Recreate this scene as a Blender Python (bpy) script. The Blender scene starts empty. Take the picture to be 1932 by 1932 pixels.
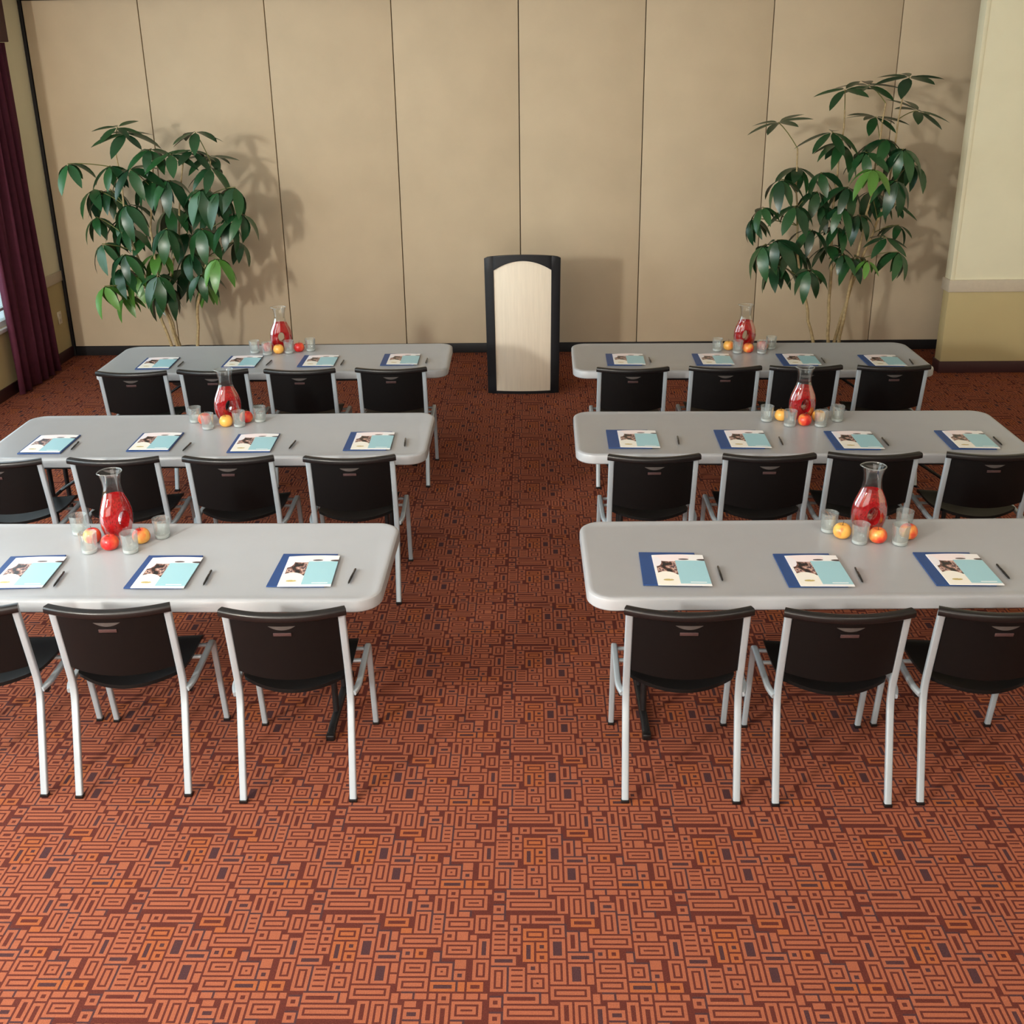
import bpy, bmesh, math, random
import numpy as np
from mathutils import Vector, Matrix

random.seed(7)
S = bpy.context.scene
COL = S.collection
PI = math.pi

# ------------------------------------------------------------------ camera
cam_d = bpy.data.cameras.new('camera')
cam = bpy.data.objects.new('camera', cam_d)
COL.objects.link(cam)
F_PX, IMG = 2010.45, 1932.0
cam_d.sensor_fit = 'HORIZONTAL'
cam_d.sensor_width = 36.0
cam_d.lens = F_PX / IMG * 36.0
cam_d.shift_x = 0.0012
cam_d.shift_y = -0.0541
pitch, yaw, roll = math.radians(20.401), math.radians(-1.2967), math.radians(-0.7738)
fw = Vector((math.sin(yaw)*math.cos(pitch), math.cos(yaw)*math.cos(pitch), -math.sin(pitch)))
rt = Vector((math.cos(yaw), -math.sin(yaw), 0))
up = rt.cross(fw)
r2 = rt*math.cos(roll) + up*math.sin(roll)
u2 = -rt*math.sin(roll) + up*math.cos(roll)
M = Matrix((r2, u2, -fw)).transposed().to_4x4()
M.translation = Vector((0, 0, 2.72))
cam.matrix_world = M
cam_d.clip_start = 0.05
cam_d.clip_end = 200
S.camera = cam

# ------------------------------------------------------------------ world, lights, exposure
S.view_settings.view_transform = 'Standard'
S.view_settings.look = 'None'
S.view_settings.exposure = 0.06
S.view_settings.gamma = 1.0
S.view_settings.use_curve_mapping = False
world = bpy.data.worlds.new('daylight')
S.world = world
world.use_nodes = True
bgn = world.node_tree.nodes['Background']
bgn.inputs['Color'].default_value = (0.72, 0.9, 1.0, 1)
bgn.inputs['Strength'].default_value = 1.6


def area(name, loc, target, size, power, color, sy=None, shape='RECTANGLE'):
    l = bpy.data.lights.new(name, 'AREA')
    l.energy = power
    l.color = color
    l.shape = shape
    l.size = size
    if sy: l.size_y = sy
    o = bpy.data.objects.new(name, l)
    COL.objects.link(o)
    o.location = loc
    o.rotation_euler = (Vector(target)-Vector(loc)).to_track_quat('-Z', 'Y').to_euler()
    return o


# photographer's diffused lamp, high behind the camera on the window side (from the cast shadows)
area('studio_lamp', (-4.45, -1.0, 3.1), (0.0, 10.3, 1.6), 0.55, 370, (1.0, 0.97, 0.90), shape='DISK')
# daylight: glazed wall behind the viewer, and the windows of the left wall
area('rear_daylight', (-1.9, -3.3, 1.7), (-1.5, 10.0, 1.5), 5.4, 215, (1.0, 0.98, 0.94), 2.4)
area('window_daylight', (-4.72, 7.3, 1.75), (0, 7.0, 0.9), 3.2, 62, (0.84, 0.94, 1.0), 2.2)
area('window_daylight', (-4.72, 2.9, 1.75), (0, 2.9, 0.9), 3.2, 205, (0.84, 0.94, 1.0), 2.2)
# ceiling panels over the front of the room
for lx in (-1.8, 2.2):
    for ly in (-1.2, 1.6):
        area('ceiling_panel', (lx, ly, 3.66), (lx, ly, 0), 1.2, 29, (1.0, 0.95, 0.87), 0.6)


# ------------------------------------------------------------------ materials
def lin(c):
    return tuple(((v/255.0)/12.92 if v/255.0 <= 0.04045 else ((v/255.0+0.055)/1.055)**2.4) for v in c)


def mat(name, rgb, rough=0.5, metal=0.0, var=0.08, scale=30.0, bump=0.0, bscale=200.0, spec=0.5, stretch=None, coat=0.0):
    m = bpy.data.materials.new(name)
    m.use_nodes = True
    nt = m.node_tree
    b = nt.nodes['Principled BSDF']
    c = lin(rgb)
    tc = nt.nodes.new('ShaderNodeTexCoord')
    mp = nt.nodes.new('ShaderNodeMapping')
    nt.links.new(tc.outputs['Object'], mp.inputs['Vector'])
    if stretch: mp.inputs['Scale'].default_value = stretch
    n = nt.nodes.new('ShaderNodeTexNoise')
    n.inputs['Scale'].default_value = scale
    n.inputs['Detail'].default_value = 4
    nt.links.new(mp.outputs['Vector'], n.inputs['Vector'])
    r = nt.nodes.new('ShaderNodeValToRGB')
    r.color_ramp.elements[0].position = 0.3
    r.color_ramp.elements[1].position = 0.7
    r.color_ramp.elements[0].color = (*[v*(1-var) for v in c], 1)
    r.color_ramp.elements[1].color = (*[min(1, v*(1+var)) for v in c], 1)
    nt.links.new(n.outputs['Fac'], r.inputs['Fac'])
    nt.links.new(r.outputs['Color'], b.inputs['Base Color'])
    b.inputs['Roughness'].default_value = rough
    b.inputs['Metallic'].default_value = metal
    b.inputs['Specular IOR Level'].default_value = spec
    b.inputs['Coat Weight'].default_value = coat
    if bump:
        n2 = nt.nodes.new('ShaderNodeTexNoise')
        n2.inputs['Scale'].default_value = bscale
        n2.inputs['Detail'].default_value = 3
        nt.links.new(mp.outputs['Vector'], n2.inputs['Vector'])
        bp = nt.nodes.new('ShaderNodeBump')
        bp.inputs['Strength'].default_value = bump
        bp.inputs['Distance'].default_value = 0.004
        nt.links.new(n2.outputs['Fac'], bp.inputs['Height'])
        nt.links.new(bp.outputs['Normal'], b.inputs['Normal'])
    return m


def glass_mat(name, tint=(0.97, 0.99, 0.98), haze=0.10, lo=0.025, hi=0.5):
    m = bpy.data.materials.new(name)
    m.use_nodes = True
    nt = m.node_tree
    nt.nodes.remove(nt.nodes['Principled BSDF'])
    out = nt.nodes['Material Output']
    tr = nt.nodes.new('ShaderNodeBsdfTransparent')
    tr.inputs['Color'].default_value = (*tint, 1)
    gl = nt.nodes.new('ShaderNodeBsdfGlossy')
    gl.inputs['Roughness'].default_value = 0.04
    df = nt.nodes.new('ShaderNodeBsdfDiffuse')
    df.inputs['Color'].default_value = (0.92, 0.96, 0.96, 1)
    lw = nt.nodes.new('ShaderNodeLayerWeight')
    lw.inputs['Blend'].default_value = 0.35
    mr = nt.nodes.new('ShaderNodeMapRange')
    mr.inputs['From Min'].default_value = 0.0
    mr.inputs['From Max'].default_value = 1.0
    mr.inputs['To Min'].default_value = lo
    mr.inputs['To Max'].default_value = hi
    nt.links.new(lw.outputs['Fresnel'], mr.inputs['Value'])
    mx0 = nt.nodes.new('ShaderNodeMixShader')
    mx0.inputs[0].default_value = haze
    nt.links.new(tr.outputs[0], mx0.inputs[1])
    nt.links.new(df.outputs[0], mx0.inputs[2])
    mx = nt.nodes.new('ShaderNodeMixShader')
    nt.links.new(mr.outputs[0], mx.inputs[0])
    nt.links.new(mx0.outputs[0], mx.inputs[1])
    nt.links.new(gl.outputs[0], mx.inputs[2])
    nt.links.new(mx.outputs[0], out.inputs['Surface'])
    return m


def drink_mat():
    m = bpy.data.materials.new('red_drink')
    m.use_nodes = True
    nt = m.node_tree
    nt.nodes.remove(nt.nodes['Principled BSDF'])
    out = nt.nodes['Material Output']
    tr = nt.nodes.new('ShaderNodeBsdfTransparent')
    tr.inputs['Color'].default_value = (0.75, 0.03, 0.05, 1)
    df = nt.nodes.new('ShaderNodeBsdfDiffuse')
    df.inputs['Color'].default_value = (0.60, 0.002, 0.008, 1)
    tl = nt.nodes.new('ShaderNodeBsdfTranslucent')
    tl.inputs['Color'].default_value = (0.80, 0.003, 0.012, 1)
    ad = nt.nodes.new('ShaderNodeMixShader')
    nt.links.new(df.outputs[0], ad.inputs[1])
    nt.links.new(tl.outputs[0], ad.inputs[2])
    n = nt.nodes.new('ShaderNodeTexNoise')
    n.inputs['Scale'].default_value = 22
    rp = nt.nodes.new('ShaderNodeMapRange')
    rp.inputs['From Min'].default_value = 0.35
    rp.inputs['From Max'].default_value = 0.65
    rp.inputs['To Min'].default_value = 0.3
    rp.inputs['To Max'].default_value = 0.8
    nt.links.new(n.outputs['Fac'], rp.inputs['Value'])
    mx = nt.nodes.new('ShaderNodeMixShader')
    nt.links.new(rp.outputs[0], mx.inputs[0])
    nt.links.new(tr.outputs[0], mx.inputs[1])
    nt.links.new(ad.outputs[0], mx.inputs[2])
    gl = nt.nodes.new('ShaderNodeBsdfGlossy')
    gl.inputs['Roughness'].default_value = 0.05
    m2 = nt.nodes.new('ShaderNodeMixShader')
    m2.inputs[0].default_value = 0.03
    nt.links.new(mx.outputs[0], m2.inputs[1])
    nt.links.new(gl.outputs[0], m2.inputs[2])
    nt.links.new(m2.outputs[0], out.inputs['Surface'])
    return m


def apple_mat(name, bias):
    m = bpy.data.materials.new(name)
    m.use_nodes = True
    nt = m.node_tree
    b = nt.nodes['Principled BSDF']
    tc = nt.nodes.new('ShaderNodeTexCoord')
    mp = nt.nodes.new('ShaderNodeMapping')
    mp.inputs['Scale'].default_value = (14, 14, 9)
    mp.inputs['Location'].default_value = (bias*13.7, bias*3.1, 0)
    nt.links.new(tc.outputs['Object'], mp.inputs['Vector'])
    n = nt.nodes.new('ShaderNodeTexNoise')
    n.inputs['Scale'].default_value = 1.0
    n.inputs['Detail'].default_value = 5
    nt.links.new(mp.outputs['Vector'], n.inputs['Vector'])
    r = nt.nodes.new('ShaderNodeValToRGB')
    e = r.color_ramp.elements
    e[0].position = 0.36 + bias*0.35
    e[0].color = (*lin((236, 176, 84)), 1)
    e[1].position = 0.66 + bias*0.35
    e[1].color = (*lin((190, 28, 30)), 1)
    k = r.color_ramp.elements.new(0.50 + bias*0.35)
    k.color = (*lin((226, 86, 52)), 1)
    nt.links.new(n.outputs['Fac'], r.inputs['Fac'])
    nt.links.new(r.outputs['Color'], b.inputs['Base Color'])
    b.inputs['Roughness'].default_value = 0.28
    return m


def brochure_mat():
    """flat printed cover: collage photo upper left, pale aqua block right, cream roundel lower left"""
    m = bpy.data.materials.new('brochure_print')
    m.use_nodes = True
    nt = m.node_tree
    N, Lk = nt.nodes, nt.links
    b = N['Principled BSDF']
    b.inputs['Roughness'].default_value = 0.35
    tc = N.new('ShaderNodeTexCoord')
    sp = N.new('ShaderNodeSeparateXYZ')
    Lk.new(tc.outputs['Generated'], sp.inputs[0])

    def mt(op, a, bb=None):
        q = N.new('ShaderNodeMath')
        q.operation = op
        for i, v in enumerate((a, bb)):
            if v is None: continue
            if isinstance(v, (int, float)): q.inputs[i].default_value = v
            else: Lk.new(v, q.inputs[i])
        return q.outputs[0]
    X, Y = sp.outputs['X'], sp.outputs['Y']

    def rng(v, lo, hi):
        return mt('MULTIPLY', mt('GREATER_THAN', v, lo), mt('LESS_THAN', v, hi))

    def disc(cx, cy, rx, ry):
        a = mt('POWER', mt('DIVIDE', mt('SUBTRACT', X, cx), rx), 2.0)
        c = mt('POWER', mt('DIVIDE', mt('SUBTRACT', Y, cy), ry), 2.0)
        return mt('LESS_THAN', mt('ADD', a, c), 1.0)

    def mix(fac, c1, c2):
        q = N.new('ShaderNodeMix')
        q.data_type = 'RGBA'
        Lk.new(fac, q.inputs['Factor'])
        for sock, c in ((q.inputs['A'], c1), (q.inputs['B'], c2)):
            if isinstance(c, tuple): sock.default_value = (*lin(c), 1)
            else: Lk.new(c, sock)
        return q.outputs['Result']
    n = N.new('ShaderNodeTexNoise')
    n.inputs['Scale'].default_value = 7.0
    n.inputs['Detail'].default_value = 3
    Lk.new(tc.outputs['Generated'], n.inputs['Vector'])
    rp = N.new('ShaderNodeValToRGB')
    cols = [(0.36, (38, 34, 36)), (0.44, (104, 74, 66)), (0.50, (150, 104, 96)), (0.55, (206, 176, 160)), (0.60, (92, 66, 74)), (0.68, (58, 66, 60))]
    rp.color_ramp.interpolation = 'CONSTANT'
    rp.color_ramp.elements[0].position = cols[0][0]
    rp.color_ramp.elements[0].color = (*lin(cols[0][1]), 1)
    rp.color_ramp.elements[1].position = cols[-1][0]
    rp.color_ramp.elements[1].color = (*lin(cols[-1][1]), 1)
    for pos, c in cols[1:-1]:
        k = rp.color_ramp.elements.new(pos)
        k.color = (*lin(c), 1)
    Lk.new(n.outputs['Fac'], rp.inputs['Fac'])
    c = mix(rng(X, -0.1, 1.1), (244, 243, 242), (244, 243, 242))
    photo = mt('MULTIPLY', rng(X, 0.05, 0.46), rng(Y, 0.34, 0.84))
    c = mix(photo, c, rp.outputs['Color'])
    c = mix(disc(0.36, 0.90, 0.36, 0.13), c, (246, 232, 232))
    c = mix(disc(0.60, 0.84, 0.10, 0.025), c, (92, 84, 88))
    c = mix(disc(0.98, 0.83, 0.13, 0.03), c, (74, 60, 62))
    c = mix(disc(0.06, 0.78, 0.10, 0.16), c, (240, 236, 240))
    c = mix(disc(0.20, 0.20, 0.26, 0.24), c, (246, 243, 232))
    c = mix(mt('MULTIPLY', disc(0.22, 0.17, 0.10, 0.03), mt('GREATER_THAN', n.outputs['Fac'], 0.45)), c, (196, 176, 110))
    aq = mt('MULTIPLY', mt('GREATER_THAN', X, 0.43), rng(Y, 0.055, 0.80))
    c = mix(aq, c, (160, 206, 216))
    c = mix(mt('MULTIPLY', rng(X, 0.62, 0.92), rng(Y, 0.09, 0.115)), c, (238, 246, 248))
    Lk.new(c, b.inputs['Base Color'])
    return m


def leaf_mat(name, rgb1, rgb2):
    m = bpy.data.materials.new(name)
    m.use_nodes = True
    nt = m.node_tree
    b = nt.nodes['Principled BSDF']
    oi = nt.nodes.new('ShaderNodeObjectInfo')
    r = nt.nodes.new('ShaderNodeValToRGB')
    r.color_ramp.elements[0].color = (*lin(rgb1), 1)
    r.color_ramp.elements[1].color = (*lin(rgb2), 1)
    nt.links.new(oi.outputs['Random'], r.inputs['Fac'])
    nt.links.new(r.outputs['Color'], b.inputs['Base Color'])
    b.inputs['Roughness'].default_value = 0.33
    b.inputs['Specular IOR Level'].default_value = 0.6
    return m


def fabric_mat():
    m = mat('panel_fabric', (206, 188, 160), 0.9, var=0.035, scale=3.0, spec=0.15)
    nt = m.node_tree
    b = nt.nodes['Principled BSDF']
    tc = nt.nodes.new('ShaderNodeTexCoord')
    mp = nt.nodes.new('ShaderNodeMapping')
    mp.inputs['Scale'].default_value = (40, 40, 420)
    nt.links.new(tc.outputs['Object'], mp.inputs['Vector'])
    n = nt.nodes.new('ShaderNodeTexNoise')
    n.inputs['Scale'].default_value = 1.0
    nt.links.new(mp.outputs['Vector'], n.inputs['Vector'])
    bp = nt.nodes.new('ShaderNodeBump')
    bp.inputs['Strength'].default_value = 0.25
    bp.inputs['Distance'].default_value = 0.003
    nt.links.new(n.outputs['Fac'], bp.inputs['Height'])
    nt.links.new(bp.outputs['Normal'], b.inputs['Normal'])
    return m


MT = dict(
    c_line=mat('carpet_maroon', (90, 44, 37), 0.95, var=0.25, scale=260, bump=0.6, bscale=500, spec=0.1),
    c_org=mat('carpet_orange', (152, 88, 64), 0.95, var=0.16, scale=260, bump=0.6, bscale=500, spec=0.1),
    c_org2=mat('carpet_bright_orange', (156, 88, 54), 0.95, var=0.16, scale=260, bump=0.6, bscale=500, spec=0.1),
    c_dark=mat('carpet_plum', (74, 47, 49), 0.95, var=0.25, scale=260, bump=0.6, bscale=500, spec=0.1),
    fabric=fabric_mat(),
    core=mat('panel_core', (40, 32, 26), 0.8),
    black_trim=mat('black_rubber_trim', (26, 24, 26), 0.6),
    wall_up=mat('cream_paint', (230, 225, 197), 0.85, var=0.02, scale=4, bump=0.05, spec=0.2),
    wall_low=mat('tan_paint', (190, 174, 130), 0.85, var=0.02, scale=4, bump=0.05, spec=0.2),
    rail=mat('grey_rail_paint', (196, 184, 164), 0.6, var=0.03),
    base=mat('maroon_base', (58, 26, 28), 0.55, var=0.08),
    ceil=mat('ceiling_tile', (236, 232, 222), 0.9, var=0.03),
    maroon=mat('maroon_header', (66, 26, 30), 0.7, var=0.06),
    curtain=mat('plum_curtain', (84, 38, 54), 0.85, var=0.10, scale=18, bump=0.2, bscale=300, spec=0.2),
    white=mat('white_frame', (236, 238, 234), 0.45, var=0.02),
    table=mat('table_plastic', (167, 169, 172), 0.30, var=0.015, scale=8, bump=0.03, bscale=400, spec=0.4),
    blackmetal=mat('black_powder_coat', (20, 20, 22), 0.45, var=0.1),
    silver=mat('silver_tube', (172, 184, 192), 0.38, metal=0.35, var=0.03, scale=12),
    chair=mat('black_shell', (12, 11.5, 12), 0.45, var=0.1, scale=60, bump=0.12, bscale=600, spec=0.22),
    cap=mat('black_cap', (17, 16, 17), 0.33, var=0.1),
    grip=mat('grip_grey', (74, 70, 68), 0.35, var=0.1),
    badge=mat('badge_plate', (96, 76, 76), 0.25, metal=0.5, var=0.1),
    navy=mat('navy_card', (38, 70, 124), 0.5, var=0.04, scale=20),
    pen=mat('pen_black', (26, 24, 24), 0.3),
    chrome=mat('chrome', (200, 200, 200), 0.2, metal=1.0),
    maple=mat('maple_veneer', (236, 224, 204), 0.35, var=0.04, scale=6, stretch=(9, 9, 0.6)),
    lectern=mat('charcoal_plastic', (19, 21, 26), 0.5, var=0.1, bump=0.1, spec=0.35),
    pot=mat('dark_pot', (32, 30, 30), 0.5),
    soil=mat('soil', (58, 44, 34), 0.95, var=0.3, bump=0.8, bscale=60),
    bark=mat('pale_bark', (170, 148, 108), 0.8, var=0.25, scale=40, bump=0.4, bscale=90),
    twig=mat('green_twig', (112, 112, 62), 0.6, var=0.15),
    leaf=leaf_mat('dark_leaf', (22, 56, 34), (40, 86, 44)),
    leaf2=leaf_mat('young_leaf', (70, 118, 44), (96, 142, 62)),
    stem=mat('apple_stem', (80, 56, 32), 0.8),
    glass=glass_mat('clear_glass', haze=0.07),
    carafe=glass_mat('carafe_glass', haze=0.01, lo=0.012, hi=0.4),
    glassbase=glass_mat('thick_glass', haze=0.45),
    pane=glass_mat('window_pane', (0.95, 0.99, 0.99), 0.0),
    drink=drink_mat(),
    brochure=brochure_mat(),
    plate=mat('outlet_plastic', (222, 210, 186), 0.5),
)
APPLE = [apple_mat('apple_skin', b) for b in (0.30, 0.12, -0.08, -0.25)]


# ------------------------------------------------------------------ mesh helpers
def new_obj(name, me, parent=None, m=None):
    if m is not None:
        me.materials.append(m)
    o = bpy.data.objects.new(name, me)
    COL.objects.link(o)
    if parent: o.parent = parent
    return o


def pmesh(name, v, f, smooth=None):
    me = bpy.data.meshes.new(name)
    me.from_pydata([tuple(p) for p in v], [], f)
    me.update()
    if smooth is not None:
        me.shade_smooth()
        me.set_sharp_from_angle(angle=math.radians(smooth))
    return me


def bm_mesh(name, bm, smooth=None):
    bmesh.ops.recalc_face_normals(bm, faces=bm.faces)
    me = bpy.data.meshes.new(name)
    bm.to_mesh(me)
    bm.free()
    if smooth is not None:
        me.shade_smooth()
        me.set_sharp_from_angle(angle=math.radians(smooth))
    return me


def bm_box(bm, x0, x1, y0, y1, z0, z1):
    v = [bm.verts.new(p) for p in ((x0, y0, z0), (x1, y0, z0), (x1, y1, z0), (x0, y1, z0), (x0, y0, z1), (x1, y0, z1), (x1, y1, z1), (x0, y1, z1))]
    for f in ((0, 3, 2, 1), (4, 5, 6, 7), (0, 1, 5, 4), (1, 2, 6, 5), (2, 3, 7, 6), (3, 0, 4, 7)):
        bm.faces.new([v[i] for i in f])


def box_mesh(name, x0, x1, y0, y1, z0, z1, bev=0.0, seg=2):
    bm = bmesh.new()
    bm_box(bm, x0, x1, y0, y1, z0, z1)
    if bev:
        bmesh.ops.bevel(bm, geom=bm.edges[:], offset=bev, segments=seg, affect='EDGES', profile=0.5)
    return bm_mesh(name, bm, 35 if bev else None)


def round_profile(w, h, r, n=3):
    pts = []
    for cx, cy, a0 in ((w/2-r, h/2-r, 0), (-w/2+r, h/2-r, 90), (-w/2+r, -h/2+r, 180), (w/2-r, -h/2+r, 270)):
        for i in range(n+1):
            a = math.radians(a0+90*i/n)
            pts.append((cx+r*math.cos(a), cy+r*math.sin(a)))
    return pts


def sweep(bm, path, prof, side=Vector((1, 0, 0)), caps=True):
    """sweep a profile along a path; profile x axis follows `side`, y axis completes the frame"""
    path = [Vector(p) for p in path]
    rings = []
    for i, p in enumerate(path):
        a = path[i]-path[i-1] if i else None
        b = path[i+1]-path[i] if i < len(path)-1 else None
        if a is not None and b is not None:
            t = (a.normalized()+b.normalized()).normalized()
            k = 1/max(0.5, t.dot(a.normalized()))
        else:
            t = (a if a is not None else b).normalized()
            k = 1
        s = (side - t*side.dot(t)).normalized()
        n = t.cross(s)
        rings.append([bm.verts.new(p + s*q[0] + n*q[1]*k) for q in prof])
    m = len(prof)
    for i in range(len(rings)-1):
        for j in range(m):
            bm.faces.new((rings[i][j], rings[i][(j+1) % m], rings[i+1][(j+1) % m], rings[i+1][j]))
    if caps:
        bm.faces.new(rings[0][::-1])
        bm.faces.new(rings[-1])


def fillet(pts, r, n=4):
    pts = [Vector(p) for p in pts]
    out = [pts[0]]
    for i in range(1, len(pts)-1):
        a = (pts[i-1]-pts[i]).normalized()
        b = (pts[i+1]-pts[i]).normalized()
        p0, p1 = pts[i]+a*r, pts[i]+b*r
        for k in range(n+1):
            t = k/n
            out.append(p0*(1-t)**2 + pts[i]*2*t*(1-t) + p1*t*t)
    out.append(pts[-1])
    return out


def circ(r, n=8):
    return [(r*math.cos(2*PI*i/n), r*math.sin(2*PI*i/n)) for i in range(n)]


def tube_mesh(name, path, prof, side=(1, 0, 0), smooth=40):
    bm = bmesh.new()
    sweep(bm, path, prof, Vector(side))
    return bm_mesh(name, bm, smooth)


def lathe(name, prof, seg=24, sx=1.0, sy=1.0, smooth=50, cap0=False, cap1=False):
    v, f = [], []
    for r, z in prof:
        for j in range(seg):
            a = 2*PI*j/seg
            v.append((r*sx*math.cos(a), r*sy*math.sin(a), z))
    for i in range(len(prof)-1):
        for j in range(seg):
            f.append((i*seg+j, i*seg+(j+1) % seg, (i+1)*seg+(j+1) % seg, (i+1)*seg+j))
    if cap0: f.append(tuple(range(seg))[::-1])
    if cap1: f.append(tuple((len(prof)-1)*seg+j for j in range(seg)))
    return pmesh(name, v, f, smooth)


def slab(name, fn, nu, nv, smooth=40):
    """closed shell: fn(u,v)->(top point, bottom point), u,v in 0..1"""
    v, f = [], []
    for k in (0, 1):
        for j in range(nv+1):
            for i in range(nu+1):
                v.append(fn(i/nu, j/nv)[k])
    W = nu+1
    off = W*(nv+1)
    for j in range(nv):
        for i in range(nu):
            a = j*W+i
            f.append((a, a+1, a+W+1, a+W))
            f.append((off+a, off+a+W, off+a+W+1, off+a+1))
    for i in range(nu):
        f.append((i, off+i, off+i+1, i+1))
        a = nv*W+i
        f.append((a, a+1, off+a+1, off+a))
    for j in range(nv):
        a = j*W
        f.append((a, a+W, off+a+W, off+a))
        a = j*W+nu
        f.append((a, off+a, off+a+W, a+W))
    bm = bmesh.new()
    me = pmesh(name, v, f)
    bm.from_mesh(me)
    bpy.data.meshes.remove(me)
    return bm_mesh(name, bm, smooth)


def empty(name, loc=(0, 0, 0), rz=0.0):
    o = bpy.data.objects.new(name, None)
    o.empty_display_size = 0.1
    COL.objects.link(o)
    o.location = loc
    o.rotation_euler = (0, 0, rz)
    return o


def tag(o, label=None, cat=None, group=None, kind=None):
    if label: o['label'] = label
    if cat: o['category'] = cat
    if group: o['group'] = group
    if kind: o['kind'] = kind
    return o


def dup(root, loc, rz, label):
    r = root.copy()
    COL.objects.link(r)
    r.location = loc
    r.rotation_euler = (0, 0, rz)
    r['label'] = label
    for ch in list(root.children):
        c = ch.copy()
        COL.objects.link(c)
        c.parent = r
        for g in list(ch.children):
            d = g.copy()
            COL.objects.link(d)
            d.parent = c
    return r


def struct(name, me, m, label, parent=None):
    o = new_obj(name, me, parent, m)
    if not parent:
        o['kind'] = 'structure'
        o['label'] = label
    return o


# ------------------------------------------------------------------ the room
XL, XR, YB, YF, ZC = -4.60, 6.6, 10.30, -3.5, 3.70


def build_carpet():
    UX, UY, K = 43, 30, 4
    NX, NY = UX*K, UY*K
    CX, CY = 0.626/NX, 0.443/NY
    rnd = random.Random(23)
    img = np.zeros((NY, NX), np.int8)
    rects = []
    # loose packing of rectangles on a wrapping lattice, slivers left over stay plum
    occ = np.zeros((UY, UX), bool)
    kinds = [(4, 4), (5, 4), (6, 4), (7, 4), (9, 4), (10, 4), (12, 4), (8, 3), (11, 3), (4, 7), (4, 6), (5, 7), (6, 6), (5, 5), (7, 5), (8, 5), (3, 6), (3, 3), (4, 3), (6, 3)]
    img[:] = 0

    def free(x, y, w, h):
        return not any(occ[(y+b) % UY, (x+a) % UX] for b in range(h) for a in range(w))
    order = [(rnd.randrange(UX), rnd.randrange(UY)) for _ in range(26)]
    order += [(x, y) for y in range(UY) for x in range(UX)]
    if True:
        for x, y in order:
            if occ[y, x]: continue
            opts = kinds[:]
            rnd.shuffle(opts)
            opts += [(3, 3), (3, 2), (2, 3), (4, 2), (2, 2)]
            for w, h in opts:
                if free(x, y, w, h):
                    for b in range(h):
                        for a in range(w): occ[(y+b) % UY, (x+a) % UX] = True
                    rects.append((x*K, y*K, (x+w)*K, (y+h)*K))
                    break

    def fill(x0, y0, x1, y1, c):
        for yy in range(y0, y1):
            for xx in range(x0, x1):
                img[yy % NY, xx % NX] = c
    for (x0, y0, x1, y1) in rects:
        org = 1 if rnd.random() < .75 else 2
        fill(x0, y0, x1, y1, 3 if rnd.random() < .2 else 0)
        a0, b0, a1, b1 = x0, y0, x1-2, y1-2
        w, h = a1-a0, b1-b0
        st = rnd.random()
        if st < 0.0:
            fill(a0, b0, a1, b1, 3)
        elif st < 0.08:
            fill(a0, b0, a1, b1, org)
        elif st < 0.20 and max(w, h) > 15:
            fill(a0, b0, a1, b1, org)
            if w >= h:
                for k in range(4, w-3, 6): fill(a0+k, b0+2, a0+k+2, b1-2, 0)
            else:
                for k in range(4, h-3, 6): fill(a0+2, b0+k, a1-2, b0+k+2, 0)
        else:
            fill(a0, b0, a1, b1, org)
            q, c = 3, (0 if rnd.random() < .70 or min(w, h) > 17 else 3)
            if w > 2*q and h > 2*q:
                fill(a0+q, b0+q, a1-q, b1-q, c)
                q2 = q+2
                if w > 2*q2+1 and h > 2*q2+1 and c == 0:
                    fill(a0+q2, b0+q2, a1-q2, b1-q2, org)
                    q3 = q2+3
                    if w > 2*q3+1 and h > 2*q3+1:
                        fill(a0+q3, b0+q3, a1-q3, b1-q3, 0 if rnd.random() < .6 else 3)
    # greedy merge of equal cells
    used = np.zeros_like(img, bool)
    tile = []
    for y in range(NY):
        x = 0
        while x < NX:
            if used[y, x]:
                x += 1
                continue
            c = img[y, x]
            x1 = x
            while x1 < NX and img[y, x1] == c and not used[y, x1]: x1 += 1
            y1 = y+1
            while y1 < NY and (img[y1, x:x1] == c).all() and not used[y1, x:x1].any(): y1 += 1
            used[y:y1, x:x1] = True
            tile.append((x, y, x1, y1, c))
            x = x1
    T = np.array([(a*CX, b*CY, c*CX, d*CY) for a, b, c, d, _ in tile], np.float32)
    ci = np.array([t[4] for t in tile], np.int32)
    px, py = 0.626, 0.443
    X0, Y0, X1, Y1 = XL, 1.2, 5.6, YB
    Q, Cc = [], []
    for j in range(int(math.ceil((Y1-Y0)/py))):
        for i in range(int(math.ceil((X1-X0)/px))):
            q = T + np.array([X0+i*px, Y0+j*py]*2, np.float32)
            q[:, [0, 2]] = np.clip(q[:, [0, 2]], X0, X1)
            q[:, [1, 3]] = np.clip(q[:, [1, 3]], Y0, Y1)
            ok = (q[:, 2]-q[:, 0] > 1e-5) & (q[:, 3]-q[:, 1] > 1e-5)
            Q.append(q[ok]); Cc.append(ci[ok])
    # plain border towards and behind the viewer
    Q.append(np.array([(XL, YF, XR, Y0), (X1, Y0, XR, YB)], np.float32))
    Cc.append(np.array([1, 1], np.int32))
    Q = np.concatenate(Q); Cc = np.concatenate(Cc)
    n = len(Q)
    V = np.zeros((n, 4, 3), np.float32)
    V[:, 0, :2] = Q[:, [0, 1]]; V[:, 1, :2] = Q[:, [2, 1]]; V[:, 2, :2] = Q[:, [2, 3]]; V[:, 3, :2] = Q[:, [0, 3]]
    me = bpy.data.meshes.new('carpet')
    me.vertices.add(n*4)
    me.vertices.foreach_set('co', V.ravel())
    me.loops.add(n*4)
    me.loops.foreach_set('vertex_index', np.arange(n*4, dtype=np.int32))
    me.polygons.add(n)
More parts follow.
